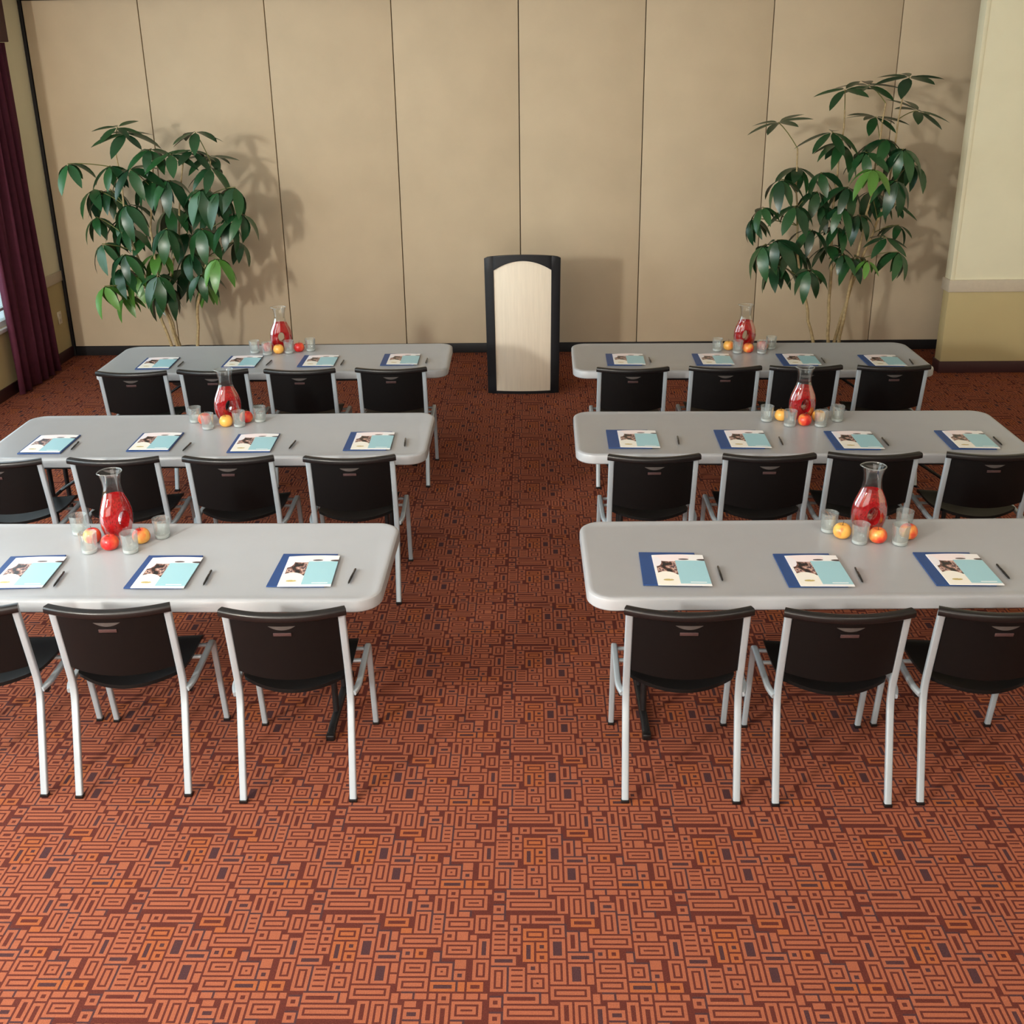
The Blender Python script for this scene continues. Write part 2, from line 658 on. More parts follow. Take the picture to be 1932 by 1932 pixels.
    me.polygons.foreach_set('loop_start', np.arange(0, n*4, 4, dtype=np.int32))
    for k in ('c_line', 'c_org', 'c_org2', 'c_dark'):
        me.materials.append(MT[k])
    me.polygons.foreach_set('material_index', Cc)
    me.update(calc_edges=True)
    print('carpet quads', n, 'per tile', len(tile))
    o = new_obj('floor', me)
    tag(o, 'rust orange carpet with nested maroon rectangles', kind='structure')


build_carpet()

# folding partition: dark core wall plus fabric panels, each a piece of its own
wall_back = struct('wall_back', box_mesh('wall_back', XL-0.2, XR, YB+0.012, YB+0.25, 0, ZC), MT['core'], 'tan fabric folding partition behind the lectern')
seams = [-4.562]+[-0.112+1.135*k for k in range(-3, 5)]+[-0.112+1.135*5]
for i in range(len(seams)-1):
    a, b = seams[i], seams[i+1]
    new_obj('panel', box_mesh('panel', a+0.004, b-0.004, YB-0.028, YB+0.02, 0.10, 3.275, 0.004, 2), wall_back, MT['fabric'])
new_obj('sweep_strip', box_mesh('sweep_strip', XL+0.034, XR, YB-0.016, YB+0.02, 0.0, 0.10, 0.003), wall_back, MT['black_trim'])
struct('trim_1', box_mesh('trim_1', XL+0.05, XR, YB-0.09, YB+0.02, 3.28, 3.42, 0.006), MT['maroon'], 'maroon header above the tan partition')
struct('trim_2', box_mesh('trim_2', XL+0.002, XL+0.032, YB-0.028, YB+0.011, 0.0, 3.28, 0.004), MT['black_trim'], 'black vertical jamb strip at the left corner')

# left wall with two window openings
W1, W2, WZ0, WZ1 = (5.55, 9.40), (1.2, 4.7), 0.60, 2.95


def wall_left_mesh(z0, z1, name):
    bm = bmesh.new()
    ys = [YF, W2[0], W2[1], W1[0], W1[1], YB+0.02]
    for i in range(5):
        hole = i in (1, 3)
        if not hole:
            bm_box(bm, XL-0.18, XL, ys[i], ys[i+1], z0, z1)
        else:
            if z0 < WZ0: bm_box(bm, XL-0.18, XL, ys[i], ys[i+1], z0, min(z1, WZ0))
            if z1 > WZ1: bm_box(bm, XL-0.18, XL, ys[i], ys[i+1], max(z0, WZ1), z1)
    return bm_mesh(name, bm)


wl = struct('wall_left', wall_left_mesh(0.80, ZC, 'wall_left'), MT['wall_up'], 'cream wall with windows behind the maroon curtain')
new_obj('wainscot', wall_left_mesh(0, 0.80, 'wainscot'), wl, MT['wall_low'])
new_obj('chair_rail', box_mesh('chair_rail', XL, XL+0.018, W1[1]+0.05, YB-0.03, 0.76, 0.86, 0.005), wl, MT['rail'])
struct('baseboard_left', box_mesh('baseboard_left', XL, XL+0.015, YF, YB-0.03, 0, 0.105, 0.004), MT['base'], 'dark maroon baseboard along the left wall')
for wi, (a, b) in enumerate((W1, W2)):
    bm = bmesh.new()
    fr = 0.05
    x0, x1 = XL-0.07, XL-0.012
    bm_box(bm, x0, x1, a, a+fr, WZ0, WZ1)
    bm_box(bm, x0, x1, b-fr, b, WZ0, WZ1)
    bm_box(bm, x0, x1, a+fr, b-fr, WZ0, WZ0+fr)
    bm_box(bm, x0, x1, a+fr, b-fr, WZ1-fr, WZ1)
    w = struct('window_%d' % (wi+1), bm_mesh('window', bm), MT['white'], ('bright white-framed window beside the maroon curtain', 'white-framed window nearer the viewer on the left wall')[wi])
    for k in (1, 2):
        yy = a+(b-a)*k/3
        new_obj('mullion', box_mesh('mullion', x0, x1, yy-0.025, yy+0.025, WZ0+fr, WZ1-fr, 0.004), w, MT['white'])
    for k in range(3):
        ya, yb = a+(b-a)*k/3+0.03, a+(b-a)*(k+1)/3-0.03
        new_obj('pane', box_mesh('pane', XL-0.034, XL-0.028, ya, yb, WZ0+fr, WZ1-fr), w, MT['pane'])
        new_obj('sash_bar', box_mesh('sash_bar', x0+0.01, x1-0.01, ya, yb, WZ0+0.13, WZ0+0.155, 0.003), w, MT['white'])
    new_obj('window_sill', box_mesh('window_sill', XL-0.012, XL+0.032, a-0.02, b+0.02, WZ0-0.035, WZ0-0.001, 0.006), w, MT['white'])

# right-hand wall stub standing in front of the partition
PX, PY = 3.70, 9.45
pier = struct('wall_right', box_mesh('wall_right', PX, XR, PY, PY+0.14, 0.80, ZC, 0.006), MT['wall_up'], 'cream wall at right with grey chair rail')
new_obj('wainscot', box_mesh('wainscot', PX, XR, PY, PY+0.14, 0, 0.80, 0.006), pier, MT['wall_low'])
new_obj('chair_rail', box_mesh('chair_rail', PX-0.016, XR, PY-0.022, PY+0.155, 0.742, 0.85, 0.006), pier, MT['rail'])
new_obj('corner_guard', box_mesh('corner_guard', PX-0.004, PX+0.03, PY-0.004, PY+0.01, 0.85, 3.65, 0.002), pier, MT['wall_up'])
struct('baseboard_right', box_mesh('baseboard_right', PX-0.012, XR, PY-0.014, PY+0.15, 0, 0.105, 0.004), MT['base'], 'dark maroon baseboard under the right wall')
struct('wall_side', box_mesh('wall_side', XR, XR+0.15, YF, YB+0.2, 0, ZC), MT['wall_up'], 'cream side wall out of view')
struct('wall_front', box_mesh('wall_front', XL-0.2, XR+0.15, YF-0.15, YF, 0, ZC), MT['wall_up'], 'cream wall behind the viewer')
struct('ceiling', box_mesh('ceiling', XL-0.2, XR+0.15, YF-0.15, YB+0.25, ZC, ZC+0.15), MT['ceil'], 'white ceiling above the room')


# curtain with deep vertical pleats, hanging to the floor
def curtain_mesh():
    y0, n = 8.90, 96
    v, f = [], []
    zs = [0.015, 0.4, 0.9, 1.5, 2.2, 2.915]
    for z in zs:
        y1 = 9.64+0.10*(1-z/3.0)
        for i in range(n+1):
            t = i/n
            k = 0.75 + 0.25*(z/3.0)
            w = math.sin(t*2*PI*5.5 + 0.5*math.sin(t*9) + 0.15*math.sin(z*2)) + 0.35*math.sin(t*2*PI*12 + z)
            v.append((XL+0.085+0.048*w*k, y0+(y1-y0)*t + 0.012*math.sin(t*31+z), z))
    for j in range(len(zs)-1):
        for i in range(n):
            a = j*(n+1)+i
            f.append((a, a+1, a+n+2, a+n+1))
    me = pmesh('curtain', v, f, 180)
    return me


cu = new_obj('curtain', curtain_mesh(), None, MT['curtain'])
so = cu.modifiers.new('cloth', 'SOLIDIFY')
so.thickness = 0.006
tag(cu, 'floor length plum curtain gathered beside the left window', 'curtain')
va = empty('valance', (XL, 9.0, 2.92))
tag(va, 'dark maroon box valance above the left curtain', 'valance')
new_obj('front_board', box_mesh('front_board', 0.115, 0.14, -5.0, 0.69, 0.0, 0.50, 0.006), va, MT['maroon'])
new_obj('end_board', box_mesh('end_board', 0.003, 0.114, 0.665, 0.69, 0.0, 0.50, 0.004), va, MT['maroon'])
new_obj('top_board', box_mesh('top_board', 0.003, 0.114, -5.0, 0.663, 0.47, 0.50, 0.004), va, MT['maroon'])

ol = new_obj('outlet_plate', box_mesh('outlet_plate', 0, 0.008, -0.038, 0.038, -0.06, 0.06, 0.003), None, MT['plate'])
ol.location = (XL+0.001, 10.1, 0.43)
for dz in (-0.024, 0.024):
    new_obj('socket', box_mesh('socket', 0.006, 0.010, -0.014, 0.014, dz-0.014, dz+0.014, 0.002), ol, MT['rail'])
tag(ol, 'small beige outlet plate low on wall between curtain and corner', 'outlet')

# ------------------------------------------------------------------ words that single things out
TABLE = {'L3': 'nearest left', 'R3': 'nearest right', 'L2': 'middle left', 'R2': 'middle right', 'L1': 'farthest left', 'R1': 'farthest right'}
ORD = ['next to the aisle', 'second from the aisle', 'third from the aisle', 'fourth from the aisle']

# ------------------------------------------------------------------ tables
TL, TW, TH = 2.44, 0.76, 0.74


def build_table():
    t = empty('folding_table')
    # top: rounded rectangle with soft rim; local origin at the middle of the table on the floor
    def outline(inset, r):
        pts = []
        w, h = TL/2-inset, TW/2-inset
        for cx, cy, a0 in ((w-r, h-r, 0), (-w+r, h-r, 90), (-w+r, -h+r, 180), (w-r, -h+r, 270)):
            for i in range(9):
                a = math.radians(a0+90*i/8)
                pts.append((cx+r*math.cos(a), cy+r*math.sin(a)))
        return pts
    R = 0.105
    lv = [(0.03, TH-0.055), (0.006, TH-0.055), (0.0, TH-0.049), (0.0, TH-0.012), (0.003, TH-0.005), (0.009, TH-0.001), (0.016, TH), (0.028, TH-0.0005), (0.032, TH-0.0015)]
    v, f = [], []
    for ins, z in lv:
        v += [(x, y, z) for x, y in outline(ins, R-ins)]
    n = 36
    for i in range(len(lv)-1):
        for j in range(n):
            f.append((i*n+j, i*n+(j+1) % n, (i+1)*n+(j+1) % n, (i+1)*n+j))
    f.append(tuple(range(n))[::-1])
    f.append(tuple((len(lv)-1)*n+j for j in range(n)))
    new_obj('tabletop', pmesh('tabletop', v, f, 32), t, MT['table'])
    for s in (-1, 1):
        x = s*(TL/2-0.265)
        for dy in (-0.10, 0.10):
            new_obj('leg', tube_mesh('leg', [(x, dy, 0.05), (x, dy, TH-0.058)], circ(0.0135, 10)), t, MT['blackmetal'])
        ft = new_obj('foot_bar', tube_mesh('foot_bar', fillet([(x, -0.245, 0.014), (x, -0.20, 0.030), (x, 0.20, 0.030), (x, 0.245, 0.014)], 0.03), round_profile(0.034, 0.026, 0.010)), t, MT['blackmetal'])
        for dy in (-0.245, 0.245):
            new_obj('end_cap', box_mesh('end_cap', x-0.019, x+0.019, dy-0.018, dy+0.018, 0.0, 0.03, 0.007), ft, MT['cap'])
        new_obj('cross_bar', tube_mesh('cross_bar', [(x, -0.10, 0.40), (x, 0.10, 0.40)], circ(0.010, 8)), t, MT['blackmetal'])
        new_obj('top_bar', tube_mesh('top_bar', [(x, -0.31, TH-0.068), (x, 0.31, TH-0.068)], circ(0.011, 8)), t, MT['blackmetal'])
        new_obj('brace', tube_mesh('brace', [(x, 0, 0.40), (x-s*0.42, 0, TH-0.062)], circ(0.009, 8), (0, 1, 0)), t, MT['blackmetal'])
    for dy in (-0.32, 0.32):
        new_obj('apron_rail', box_mesh('apron_rail', -TL/2+0.16, TL/2-0.16, dy-0.011, dy+0.011, TH-0.079, TH-0.0555, 0.003), t, MT['blackmetal'])
    tag(t, group='grey folding tables in two columns', cat='table')
    return t


TPOS = {  # aisle-end near corner, rotation (degrees)
    'L1': (-0.586, 7.013, 0.69), 'L2': (-0.5785, 5.3425, 0.44), 'L3': (-0.61, 3.709, -0.31),
    'R1': (0.2746, 6.974, -0.81), 'R2': (0.2304, 5.342, -0.63), 'R3': (0.2117, 3.715, 0.53)}
TLAB = {'L3': 'grey plastic folding table nearest the viewer, left of the aisle', 'R3': 'grey plastic folding table nearest the viewer, right of the aisle',
        'L2': 'grey plastic folding table in the middle row, left of the aisle', 'R2': 'grey plastic folding table in the middle row, right of the aisle',
        'L1': 'grey plastic folding table in the far row before the left plant', 'R1': 'grey plastic folding table in the far row before the right plant'}
t0 = build_table()
for i, (k, (x, y, r)) in enumerate(TPOS.items()):
    s = -1 if k[0] == 'L' else 1
    a = math.radians(r)
    dx, dy = s*TL/2, TW/2
    loc = (x+math.cos(a)*dx-math.sin(a)*dy, y+math.sin(a)*dx+math.cos(a)*dy, 0)
    if i == 0:
        t0.location = loc
        t0.rotation_euler = (0, 0, a)
        t0['label'] = TLAB[k]
    else:
        dup(t0, loc, a, TLAB[k])


# ------------------------------------------------------------------ chairs
def build_chair():
    c = empty('stacking_chair')
    PR = round_profile(0.028, 0.020, 0.006)
    PX_ = 0.2155
    for s in (-1, 1):
        path = fillet([(s*PX_, 0, 0.012), (s*PX_, 0.118, 0.43), (s*PX_, 0.048, 0.815)], 0.07, 6)
        l = new_obj('back_leg', tube_mesh('back_leg', path, PR), c, MT['silver'])
        new_obj('glide', box_mesh('glide', s*PX_-0.016, s*PX_+0.016, -0.013, 0.013, 0, 0.014, 0.003), l, MT['cap'])
        path = fillet([(s*(PX_+0.012), 0.105, 0.425), (s*0.243, 0.145, 0.432), (s*0.243, 0.452, 0.442), (s*0.243, 0.52, 0.012)], 0.03, 5)
        l = new_obj('front_leg', tube_mesh('front_leg', path, round_profile(0.024, 0.020, 0.006)), c, MT['silver'])
        new_obj('glide', box_mesh('glide', s*0.243-0.014, s*0.243+0.014, 0.507, 0.533, 0, 0.014, 0.003), l, MT['cap'])
        new_obj('bracket', box_mesh('bracket', s*0.236-0.008, s*0.236+0.008, 0.120, 0.150, 0.400, 0.424, 0.004), c, MT['cap'])
    for y in (0.34, 0.432):
        new_obj('cross_tube', tube_mesh('cross_tube', [(-0.235, y, 0.428), (0.235, y, 0.428)], circ(0.009, 8), (0, 1, 0)), c, MT['silver'])

    def seat(u, v):
        uu = u*2-1
        ye = 0.125-0.062*(1-uu*uu)
        yf = 0.500+0.012*(1-uu*uu)
        y = ye+(yf-ye)*v
        z = 0.440+0.022*uu*uu*(1-0.5*v) - 0.012*math.sin(PI*min(1, v*1.1)) + 0.012*(1-v)**3
        if v > 0.8: z -= 0.9*(v-0.8)**2*1.0
        w = 0.205 if v < 0.9 else 0.205-0.03*((v-0.9)/0.1)**2
        if v < .08: w = 0.205-0.012*(1-v/.08)
        return (uu*w, y, z+0.018), (uu*w*0.985, y, z+0.002)
    new_obj('seat', slab('seat', seat, 16, 16), c, MT['chair'])

    def bk_y(z):
        return 0.116-(z-0.43)*0.182

    def back(u, v):
        uu = u*2-1
        zl = 0.540-0.016*(1-uu*uu)
        z = zl+(0.812-zl)*v
        y = bk_y(z)-0.046*(1-uu*uu)-0.002
        w = 0.2005
        return (uu*w, y-0.006, z), (uu*w, y+0.008, z)
    b = new_obj('backrest', slab('backrest', back, 16, 12), c, MT['chair'])

    # thick cap along the top edge, closing over the posts
    bm = bmesh.new()
    n = 20
    path = []
    for i in range(n+1):
        uu = -1+2*i/n
        path.append((uu*0.232, bk_y(0.82)-0.046*(1-uu*uu)-0.002, 0.817+0.004*uu*uu))
    sweep(bm, path, round_profile(0.030, 0.036, 0.009), Vector((0, 0, 1)))
    new_obj('top_cap', bm_mesh('top_cap', bm, 40), c, MT['cap'])

    # finger grip (crescent) and the small plate under it
    v, f = [], []
    n = 14
    for i in range(n+1):
        uu = -1+2*i/n
        x = uu*0.05
        yy = bk_y(0.765)-0.046*(1-(x/0.2)**2)-0.0095
        zt = 0.779
        zb = 0.779-0.016*(1-uu*uu)
        v += [(x, yy-0.0015, zt+0.001), (x, yy+(zt-zb)*0.12-0.0015, zb)]
    for i in range(n):
        f.append((2*i, 2*i+1, 2*i+3, 2*i+2))
    g = new_obj('finger_grip', pmesh('finger_grip', v, f), b, MT['grip'])
    md = g.modifiers.new('thick', 'SOLIDIFY')
    md.thickness = 0.003
    yb = bk_y(0.745)-0.046-0.0108
    bp = new_obj('badge', box_mesh('badge', -0.034, 0.034, -0.002, 0.003, -0.007, 0.007, 0.0018), b, MT['badge'])
    bp.location = (0.0, yb+0.0005, 0.744)
    bp.rotation_euler = (math.radians(10.3), 0, 0)
    tag(c, cat='chair', group='black stacking chairs facing the lectern')
    return c


CH = {
    'L3': [(-0.930, 3.438, 1.0), (-1.591, 3.468, 1.5), (-2.165, 3.468, 0.5)],
    'R3': [(0.566, 3.435, -1.0), (1.145, 3.417, -0.5), (1.704, 3.426, -0.5)],
    'L2': [(-0.939, 5.056, 2.0), (-1.565, 5.06, 0.5), (-2.155, 5.05, 2.0), (-2.756, 5.03, 1.5)],
    'R2': [(0.614, 5.05, 0.5), (1.195, 5.05, 0), (1.728, 5.06, -1.0), (2.323, 5.055, -1.0)],
    'L1': [(-0.933, 6.724, 1.0), (-1.534, 6.71, 0.5), (-2.110, 6.71, 0.5), (-2.640, 6.68, 0.5)],
    'R1': [(0.652, 6.69, 0.5), (1.253, 6.70, -0.5), (1.776, 6.70, 0), (2.341, 6.69, -0.5)]}
c0, first = build_chair(), True
for k, l in CH.items():
    for i, (x, y, a) in enumerate(l):
        lab = 'black chair with silver legs at the %s table, %s' % (TABLE[k], ORD[i])
        if first:
            c0.location = (x, y, 0)
            c0.rotation_euler = (0, 0, math.radians(a))
            c0['label'] = lab
            first = False
        else:
            dup(c0, (x, y, 0), math.radians(a), lab)

# ------------------------------------------------------------------ folders, brochures, pens
FW, FH = 0.235, 0.300


def folder_mesh():
    def fn(u, v):
        x, y = (u-0.5)*FW, (v-0.5)*FH
        z = 0.0045
        return (x, y, z+0.0012), (x, y, 0.0006)
    return slab('document_folder', fn, 10, 10)


def brochure_mesh():
    w, h = 0.215, 0.280

    def fn(u, v):
        x, y = (u-0.5)*w, (v-0.5)*h
        z = 0.0086 + 0.003*(1-u)*(1-v) + 0.003*math.sin(u*PI)*v*v
        return (x, y, z), (x, y, z-0.0022)
    return slab('brochure', fn, 10, 10)


def build_pen():
    me = lathe('pen', [(0.0008, -0.070), (0.0016, -0.066), (0.0042, -0.056), (0.0046, -0.02), (0.0050, -0.016), (0.0050, 0.0), (0.0045, 0.004), (0.0045, 0.06), (0.0038, 0.066), (0.0015, 0.068)], 10, cap0=True, cap1=True)
    me.transform(Matrix.Rotation(-PI/2, 4, 'X'))
    me.transform(Matrix.Translation((0, 0, 0.0052)))
    o = new_obj('pen', me, None, MT['pen'])
    new_obj('clip', box_mesh('clip', -0.0012, 0.0012, 0.022, 0.058, 0.0098, 0.0112, 0.0004), o, MT['chrome'])
    new_obj('tip', lathe('tip', [(0.0003, -0.001), (0.0018, 0.005)], 8), o, MT['chrome'])
    o.children[-1].rotation_euler = (-PI/2, 0, 0)
    o.children[-1].location = (0, -0.074, 0.0052)
    return o


# folder top-left corner x,y ; rotation; brochure offset dx,dy ; brochure rotation ; pen x,y,angle
SET = {
    'L3': [(-1.075, 4.126, -1.0, 0.030, -0.018, 2.0, -0.747, 3.914, 4), (-1.654, 4.115, -0.5, 0.020, -0.018, 0.5, -1.341, 3.904, -2), (-2.252, 4.110, 3.5, 0.022, -0.014, 3.0, -1.953, 3.896, -5)],
    'R3': [(0.447, 4.129, -1.8, 0.044, -0.022, -0.5, 0.760, 3.925, 1), (1.012, 4.109, 0.2, 0.034, -0.016, 0.5, 1.318, 3.909, 3), (1.604, 4.119, -1.0, 0.036, -0.016, 0, 1.908, 3.935, 1)],
    'L2': [(-1.039, 5.726, 0.5, 0.030, -0.012, 1.5, -0.710, 5.546, -4), (-1.677, 5.701, 2.0, 0.010, -0.006, 2.5, -1.331, 5.518, 4), (-2.235, 5.730, 1.5, 0.004, -0.004, 1.5, -1.910, 5.493, 3), (-2.819, 5.700, 1.0, 0.004, -0.002, 1.0, -2.545, 5.521, -4)],
    'R2': [(0.413, 5.736, -0.8, 0.052, -0.014, -0.8, 0.799, 5.554, 4), (1.020, 5.725, -1.5, 0.046, -0.012, -1.5, 1.358, 5.531, 3), (1.632, 5.695, -1.8, 0.030, -0.008, -1.0, 1.919, 5.508, 1), (2.246, 5.692, -1.8, 0.028, -0.008, -1.8, 2.527, 5.511, 3)],
    'L1': [(-1.068, 7.450, 1.0, 0.034, -0.012, 1.0, -0.749, 7.256, 0), (-1.645, 7.428, 1.0, 0.028, -0.010, 1.5, -1.339, 7.223, 0), (-2.176, 7.425, 1.0, 0.010, -0.006, 1.0, -1.859, 7.231, 4), (-2.775, 7.392, 2.5, 0.008, -0.004, 2.5, -2.479, 7.213, 0)],
    'R1': [(0.520, 7.408, -1.0, 0.036, -0.010, -1, 0.819, 7.232, 0), (1.132, 7.392, -1.5, 0.032, -0.010, -1, None, 0, 0), (1.722, 7.372, -2.0, 0.032, -0.010, -2, 2.010, 7.184, 3), (2.285, 7.325, -0.5, 0.028, -0.010, -0.5, 2.599, 7.133, 7)]}
fm, bmsh, pen0 = folder_mesh(), brochure_mesh(), build_pen()
fm.materials.append(MT['navy'])
bmsh.materials.append(MT['brochure'])
first = True
for k, l in SET.items():
    for i, (x, y, r, bx, by, br, qx, qy, qa) in enumerate(l):
        a = math.radians(r)
        cx, cy = FW/2, -FH/2
        fx, fy = x+cx*math.cos(a)-cy*math.sin(a), y+cx*math.sin(a)+cy*math.cos(a)
        where = '%s table, place %s' % (TABLE[k], ORD[i])
        o = new_obj('document_folder', fm)
        o.location = (fx, fy, TH)
        o.rotation_euler = (0, 0, a)
        tag(o, 'navy blue folder under the brochure on the ' + where, 'folder', 'navy folders laid out on the tables')
        o = new_obj('brochure', bmsh)
        o.location = (fx+bx, fy+by, TH)
        o.rotation_euler = (0, 0, math.radians(br))
        tag(o, 'pale blue and white brochure on the ' + where, 'brochure', 'brochures laid on the navy folders')
        if qx is None: continue
        lab = 'black pen beside the brochure on the ' + where
        if first:
            pen0.location = (qx, qy, TH)
            pen0.rotation_euler = (0, 0, math.radians(-qa))
            tag(pen0, lab, 'pen', 'black pens beside the brochures')
            first = False
        else:
            dup(pen0, (qx, qy, TH), math.radians(-qa), lab)


# ------------------------------------------------------------------ carafes, glasses, apples
def evaluated(o):
    dg = bpy.context.evaluated_depsgraph_get()
    me = bpy.data.meshes.new_from_object(o.evaluated_get(dg))
    return me


def tunnel_mesh(rx, rz, zc, flare):
    v, f = [], []
    seg = 20
    ys = [-0.09, -0.05, -0.035, -0.015, 0, 0.015, 0.035, 0.05, 0.09]
    for y in ys:
        k = 1+flare*(abs(y)/0.05)**2
        for j in range(seg):
            a = 2*PI*j/seg
            v.append((rx*k*math.cos(a), y, zc+rz*k*math.sin(a)))
    for i in range(len(ys)-1):
        for j in range(seg):
            f.append((i*seg+j, i*seg+(j+1) % seg, (i+1)*seg+(j+1) % seg, (i+1)*seg+j))
    f.append(tuple(range(seg))[::-1])
    f.append(tuple((len(ys)-1)*seg+j for j in range(seg)))
    me = pmesh('tunnel', v, f)
    bm = bmesh.new(); bm.from_mesh(me)
    return bm_mesh('tunnel', bm)


def pierced(name, prof, tun):
    """flattened vessel with an oval hole through its body"""
    seg = 36
    v, f = [], []
    for r, d, z in prof:
        for j in range(seg):
            a = 2*PI*j/seg
            v.append((r*math.cos(a), d*math.sin(a), z))
    for i in range(len(prof)-1):
        for j in range(seg):
            f.append((i*seg+j, i*seg+(j+1) % seg, (i+1)*seg+(j+1) % seg, (i+1)*seg+j))
    f.append(tuple(range(seg))[::-1])
    f.append(tuple((len(prof)-1)*seg+j for j in range(seg)))
    me = pmesh(name, v, f)
    bm = bmesh.new(); bm.from_mesh(me); me = bm_mesh(name, bm)
    o = new_obj('tmp', me)
    t = new_obj('tmp_hole', tun)
    md = o.modifiers.new('hole', 'BOOLEAN')
    md.operation = 'DIFFERENCE'
    md.solver = 'EXACT'
    md.object = t
    bpy.context.view_layer.update()
    res = evaluated(o)
    bpy.data.objects.remove(o)
    bpy.data.objects.remove(t)
    res.name = name
    return res


def build_carafe():
    c = empty('carafe')
    prof = [(0.030, 0.026, 0.0), (0.056, 0.044, 0.002), (0.068, 0.050, 0.02), (0.079, 0.055, 0.055), (0.082, 0.056, 0.085), (0.080, 0.055, 0.115), (0.072, 0.052, 0.145), (0.060, 0.048, 0.172), (0.049, 0.043, 0.195), (0.042, 0.039, 0.220), (0.039, 0.038, 0.245), (0.041, 0.040, 0.270), (0.046, 0.045, 0.292), (0.051, 0.050, 0.308)]
    me = pierced('glass_body', prof, tunnel_mesh(0.020, 0.030, 0.092, 0.35))
    bm = bmesh.new(); bm.from_mesh(me)
    top = [f for f in bm.faces if all(v.co.z > 0.306 for v in f.verts)]
    bmesh.ops.delete(bm, geom=top, context='FACES')
    me = bm_mesh('glass_body', bm, 35)
    g = new_obj('glass_body', me, c, MT['carafe'])
    # rolled rim with pouring lip
    path = []
    n = 28
    for i in range(n+1):
        a = 2*PI*i/n
        k = 1+0.20*max(0, math.cos(a-PI))**6
        path.append((0.051*math.cos(a)*k, 0.050*math.sin(a), 0.309+0.006*max(0, math.cos(a-PI))**6))
    bm = bmesh.new()
    sweep(bm, path, circ(0.0026, 6), Vector((0, 0, 1)), caps=False)
    bmesh.ops.remove_doubles(bm, verts=bm.verts, dist=1e-5)
    new_obj('rim', bm_mesh('rim', bm, 60), g, MT['glass'])
    lp = [(max(0.004, r-0.0035), max(0.004, d-0.0035), z+0.004) for r, d, z in prof if z < 0.19]
    lp.append((0.0475, 0.040, 0.196))
    me = pierced('red_drink', lp, tunnel_mesh(0.0235, 0.0335, 0.092, 0.35))
    me.shade_smooth()
    me.set_sharp_from_angle(angle=math.radians(35))
    o = new_obj('red_drink', me, c, MT['drink'])
    o['label'] = 'deep red drink filling the carafe body'
    tag(c, cat='carafe', group='pierced carafes of red drink')
    return c


def build_glass():
    prof = [(0.002, 0.0), (0.029, 0.0), (0.033, 0.003), (0.034, 0.018), (0.0385, 0.088), (0.0388, 0.090), (0.0365, 0.090), (0.0325, 0.022), (0.030, 0.0165), (0.002, 0.0155)]
    me = lathe('water_glass', prof, 24, smooth=35)
    o = new_obj('water_glass', me, None, MT['glass'])
    new_obj('thick_base', lathe('thick_base', [(0.002, 0.0012), (0.030, 0.0012), (0.0322, 0.004), (0.0325, 0.0155), (0.002, 0.0150)], 20), o, MT['glassbase'])
    return o


def build_apple(m):
    pts = []
    for i in range(15):
        t = PI*i/14
        r = 0.039*math.sin(t)**0.85*(1+0.06*math.cos(t)) if 0 < i < 14 else 0.0008
        z = 0.036-0.036*math.cos(t)
        if i > 10: z -= 0.011*((i-10)/4.0)**2
        if i < 3: z += 0.006*((3-i)/3.0)**2
        pts.append((max(r, 0.0008), z))
    o = new_obj('apple', lathe('apple', pts, 20, smooth=80), None, m)
    o.data.transform(Matrix.Translation((0, 0, -min(p[1] for p in pts))))
    new_obj('stem', tube_mesh('stem', [(0, 0, 0.058), (0.002, 0, 0.068), (0.005, 0.001, 0.077)], circ(0.0014, 6)), o, MT['stem'])
    return o


GR = {  # carafe (x, y, turn), glasses, apples with skin index
    'L3': ((-1.862, 4.330, 62), [(-2.050, 4.360), (-1.930, 4.166), (-1.750, 4.165), (-1.661, 4.318)], [(-1.955, 4.265, 1), (-1.85, 4.195, 3), (-1.735, 4.262, 1)]),
    'R3': ((1.480, 4.350, 8), [(1.309, 4.350), (1.411, 4.228), (1.580, 4.215), (1.645, 4.365)], [(1.350, 4.285, 0), (1.491, 4.237, 2), (1.635, 4.275, 1)]),
    'L2': ((-1.804, 5.975, 35), [(-1.996, 5.945), (-1.885, 5.817), (-1.712, 5.860), (-1.612, 5.947)], [(-1.927, 5.905, 1), (-1.790, 5.862, 0), (-1.690, 5.935, 1)]),
    'R2': ((1.563, 5.935, 12), [(1.354, 5.897), (1.468, 5.809), (1.640, 5.796), (1.759, 5.889)], [(1.440, 5.906, 0), (1.553, 5.815, 1), (1.650, 5.882, 0)]),
    'L1': ((-1.855, 7.645, 18), [(-2.030, 7.530), (-1.925, 7.475), (-1.775, 7.520), (-1.630, 7.580)], [(-1.940, 7.565, 3), (-1.850, 7.510, 0), (-1.710, 7.560, 3)]),
    'R1': ((1.540, 7.595, 5), [(1.328, 7.489), (1.462, 7.425), (1.631, 7.410), (1.722, 7.530)], [(1.413, 7.515, 0), (1.540, 7.441, 2), (1.652, 7.500, 1)])}
car0, gl0 = build_carafe(), build_glass()
ap0 = [build_apple(m) for m in APPLE]
ap_used = [False]*4
GN = ['far left', 'near left', 'near right', 'far right']
AN = ['left', 'middle', 'right']
first = True
